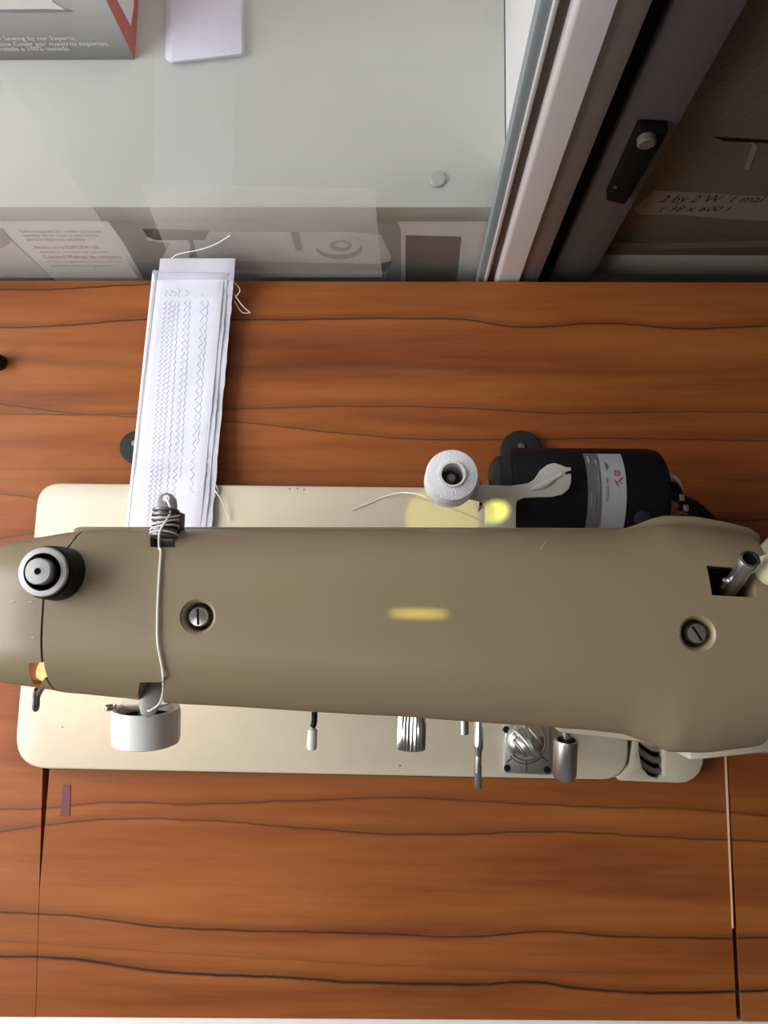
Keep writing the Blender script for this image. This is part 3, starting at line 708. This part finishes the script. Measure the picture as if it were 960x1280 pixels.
# stiles: X read at the glass plane
def stile(u0, u1, y0, y1, m, name, bev=.0008, parent=None, z0=-.70, z1=.95):
    return obj(name, box(vert(u0, y0), vert(u1, y0), y0, y1, z0, z1), m, parent or cab, bevel=bev)
gl = obj('glass_pane', box(CX0, vert(597, YG)+.002, YG+.002, YG+.005, -.70, .95), 'glass', cab, smooth=False)
stile(596, 605.5, YG+.001, YG+.0085, 'teal_gasket', 'gasket')
stile(605.5, 609.5, YG-.0005, YG+.0085, 'aluminium', 'glazing_bead', .0005)
stile(609.5, 620, YG+.0015, YG+.0085, 'dull_steel', 'stile_channel', .0004)
# rounded bright profile
n = 10; x0 = vert(617, YG); x1 = vert(648, YG-.001); prf = [(x0, YG+.0085)]
for i in range(n+1):
    a = i/n*PI/2; prf.append((x0+.0035*(1-math.cos(a)), YG+.003-.0045*math.sin(a)))
prf += [(x1, YG-.0015), (x1, YG+.0085)]
obj('front_stile', prism(prf, -.70, .95), 'aluminium', cab, angle=50)
stile(647.6, 672, YG+.001, YG+.0155, 'aluminium_brown', 'stile_return', .0004)
stile(671, 689, YG+.012, YG+.0155, 'dark_hole', 'brush_seal', .0004)
rst = stile(686, 737, YG+.008, YG+.0155, 'shaded_stile', 'rear_stile', .001)
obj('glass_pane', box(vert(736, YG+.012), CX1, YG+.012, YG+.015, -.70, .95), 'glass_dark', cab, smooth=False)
# lock on the sliding stile
yl = YG+.008
lk = obj('door_lock', slab([aty(u, v, yl-.0002) for u, v in ((757, 237), (779, 243), (783, 240), (823, 172), (835, 150), (800, 148), (796, 150))], Vector((0, -.006, 0))), 'dark_hole', rst, bevel=.0012)
obj('lock_cylinder', lathe([(.0042, 0), (.0042, .003), (.0034, .0036), (.0001, .0036)], aty(808, 172, yl-.006), (0, -1, 0), 24), 'dull_steel', rst)
obj('lock_screw', lathe([(.0009, 0), (.0009, .0006), (.0001, .0007)], aty(769, 233, yl-.006), (0, -1, 0), 12), 'steel', rst)
# pale sheets added on the glass to imitate bright reflections
def painted_glare(pts): obj('glare_sheet', slab([aty(u, v, YG-.0002) for u, v in pts], Vector((0, -.0002, 0))), 'painted_glare', gl, smooth=False)
painted_glare([(-60, 20), (0, 98), (60, 182), (115, 258), (172, 347), (-160, 347), (-160, 20)])
painted_glare([(174, 230), (470, 236), (470, 262), (478, 346), (222, 346), (190, 268)])

# ------------------------------------------------------------------ goods in the cabinet
# red and grey carton on the shelf
y0 = at(100, 74, ZSM).y; xr_ = at(169, 78, ZSM).x; xa = xr_-.30
grad_mat('box_gradient', ZS, ZS+.060, (.17, .165, .175), (.62, .61, .62))
c1 = thing('machine_carton', 'grey and red printed carton standing on the white shelf behind glass', 'box', (xr_-.15, y0+.06, ZS+.0002))
zt = ZS+.31
obj('carton_body', box(xa, xr_, y0, y0+.19, ZS+.0002, zt), 'box_red', c1, bevel=.0006)
obj('front_panel', box(xa, xr_-.0003, y0-.0006, y0-.0001, ZS+.0004, zt), 'box_gradient', c1, smooth=False)
yp = y0-.0007
def onface(pts, y, m, name, parent, d=.0002): return obj(name, slab([aty(u, v, y) for u, v in pts], Vector((0, -d, 0))), m, parent, smooth=False)
onface([(-40, 12), (60, 11), (82, 12), (66, 2), (60, -14), (-40, -14)], yp, 'box_white', 'printed_base', c1)
onface([(-40, 16), (80, 15), (92, 14), (82, 12), (60, 11), (-40, 12)], yp-.0001, 'box_mid', 'printed_shadow', c1)
TS = 1.0
def ptext(s, u, v, u2, y, size, m, parent, shear=0):
    a = aty(u, v, y); b = aty(u2, v, y); text('printed_text', s, a, (1, 0, 0), (0, 0, 1), size*TS, m, parent, width=b.x-a.x, shear=shear)
ptext('l Sewing by our Experts.', 1, 50.5, 95, yp-.0003, .0046, 'box_white', c1)
ptext('quina Coser por nuestros expertos.', -6, 57.5, 137, yp-.0003, .0046, 'box_white', c1)
ptext('ntrolada a 100% testada.', -8, 63.5, 88, yp-.0003, .0046, 'box_white', c1)
xs = xr_+.0001
def onside(u, v):
    d = ray(u, v); return CAM+d*(xs/d.x)
obj('side_print', slab([onside(u, v) for u, v in ((145, -2), (163, 32), (167, 8), (166, -20), (140, -20))], Vector((.0002, 0, 0))), 'box_white', c1, smooth=False)
# folded white cloths lying on the shelf
def cloth_pile(u0, u1, v0, v1, sk):
    t = thing('folded_cloth', 'stack of folded white cloth lying on the cabinet shelf', 'cloth', at((u0+u1)/2, v1-10, ZSM))
    for k in range(3):
        P = px([(u0+k*3+sk*0, v1-6+k*3), (u0+8+k*2, v1-k), (u1-k, v1-10-k), (u1-k*2, v0), (u0+k*3, v0)], ZSM+.5+k*1.5)
        obj('cloth_fold', prism(rounded(P, .001), ZS+.0002+k*.0015, ZS+.0016+k*.0015), 'cloth', t, bevel=.0005)
cloth_pile(207, 305, -60, 80, 0)
tag(obj('round_pad', lathe([(.0046, 0), (.0046, .0012), (.004, .0017), (.0001, .0018)], at(547, 225, ZSM)+Vector((0, 0, .0002)), seg=32), 'grey_pad', origin=at(547, 225, ZSM)), 'small grey round pad on the white cabinet shelf', 'pad')
# printed cartons under the shelf
YC = YS+.002
xb0 = aty(30, 316, YC).x; xb1 = aty(607, 316, YC).x
c2 = thing('picture_carton', 'carton printed with a white sewing machine below the cabinet shelf', 'box', ((xb0+xb1)/2, YC+.1, -.2995))
obj('carton_body', box(xb0+.0012, xb1, YC, YC+.16, -.2995, ZS-.018), 'box_white', c2, bevel=.0008)
def fc(pts, m, name, k=1): return onface(pts, YC-.0001*k, m, name, c2, .0001)
fc([(132, 272), (156, 306), (180, 350), (500, 352), (500, 288), (495, 274)], 'box_grey', 'printed_backdrop', 1)
fc([(182, 288), (262, 290), (440, 290), (476, 294), (489, 320), (482, 348), (200, 348), (204, 320), (212, 304), (184, 300)], 'box_white', 'printed_machine_body', 2)
fc([(178, 286), (262, 288), (256, 300), (194, 300), (184, 296)], 'box_dark', 'printed_head_shadow', 3)
fc([(230, 288), (238, 288), (246, 322), (236, 322), (238, 306)], 'box_dark', 'printed_needle_bar', 4)
fc([(245, 325), (470, 330), (490, 326), (482, 339), (245, 338)], 'box_mid', 'printed_base_shadow', 3)
fc([(363, 290), (373, 290), (378, 313), (370, 313)], 'box_mid', 'printed_panel_line', 4)
fc([(200, 341), (480, 343), (478, 347), (200, 346)], 'box_dark', 'printed_base_line', 4)
def ell(u, v, a, b, n=28): return [(u+a*math.cos(2*PI*i/n), v+b*math.sin(2*PI*i/n)) for i in range(n)]
fc(ell(424, 310, 29, 14), 'box_mid', 'printed_wheel_shadow', 4); fc(ell(423, 306, 28, 12), 'box_white', 'printed_wheel', 5)
fc(ell(426, 307, 14, 7), 'box_mauve', 'printed_hub', 6); fc(ell(427, 306, 8, 3.5), 'box_white', 'printed_hub_cap', 7)
fc([(507, 294), (576, 296), (570, 352), (507, 352)], 'box_brown', 'printed_brown_block', 2)
TS = .95
def ct(s, u, v, u2, size, m): ptext(s, u, v, u2, YC-.0003, size, m, c2)
for i, (s, u, u2) in enumerate((('Esta maquina de coser es la mas', 27, 128), ('sencilla de su clase y esta hecha', 30, 124), ('para todos los tejidos', 34, 106))):
    ct(s, u, 291+i*5, u2, .0062, 'grey_ink')
for s, u, v, u2, z_ in (('Hecho en la EUROPA UB', 44, 311, 124, .0068), ('diseno y control de calidad', 51, 316, 134, .004), ('Control Manual de maquina', 56, 323, 152, .0074), ('servicio de garantia y soporte tecnico', 60, 328, 152, .0045), ('soporte tecnico garantia', 65, 333.5, 140, .0062)):
    ct(s, u, v, u2, z_, 'red_ink')
c3 = thing('mauve_carton', 'pale carton with a mauve print at the far left under the shelf', 'box', (xb0-.08, YC+.1, -.2995))
obj('carton_body', box(xb0-.17, xb0, YC, YC+.16, -.2995, ZS-.020), 'box_white', c3, bevel=.0008)
onface([(-30, 283), (4, 286), (14, 302), (2, 310), (-30, 312)], YC-.0001, 'box_mauve', 'printed_shape', c3)
# brown cardboard box with a written tape on the right
YK = YR+.004
xk0 = dcx+.020; c4 = thing('cardboard_box', 'brown cardboard box with handwritten tape in the dark cabinet side', 'box', (xk0+.16, YK+.12, ZR+.0005))
obj('carton_body', box(xk0, xk0+.36, YK, YK+.28, ZR+.0005, ZR+.42), 'board', c4, bevel=.002)
onface([(792, 262), (818, 238), (975, 246), (975, 276), (920, 274), (850, 268), (800, 268)], YK-.0002, 'tape', 'tape_strip', c4)
tp = YK-.0006
ptext('2 by 2 W  1 mal', 822, 253, 952, tp, .0115, 'ink', c4, .3)
ptext('( 38 x 600 )', 822, 264, 908, tp, .0085, 'ink', c4, .3)
onface([(893, 171), (975, 176), (975, 179), (905, 176)], YK-.0002, 'dark_hole', 'slit', c4)
onface([(740, 300), (820, 304), (980, 300), (980, 312), (740, 311)], YK-.0003, 'box_brown', 'torn_flap', c4, .004)
onface([(938, 175), (940, 182), (930, 210), (936, 212), (948, 182)], YK-.0002, 'tape', 'tape_scrap', c4)

# fine chips in the paint of the arm and lint on the bed
for i, (a, b) in enumerate((((676, 686), (684, 676)), ((35, 753), (41, 752)), ((13, 753), (18, 752)), ((39, 797), (44, 797)))):
    obj('paint_chip', tube([onarm(*a, .05), onarm(*b, .05)], .00022, 5, 0), 'cream', cover if i == 0 else face)
for u, v in ((362, 611), (372, 611), (380, 612), (78, 909), (500, 957)):
    c0 = at(u, v, ZB); obj('dirt_speck', lathe([(.0005, 0), (.0004, .00015), (.0001, .0002)], c0, seg=8), 'apron_wood', bed)
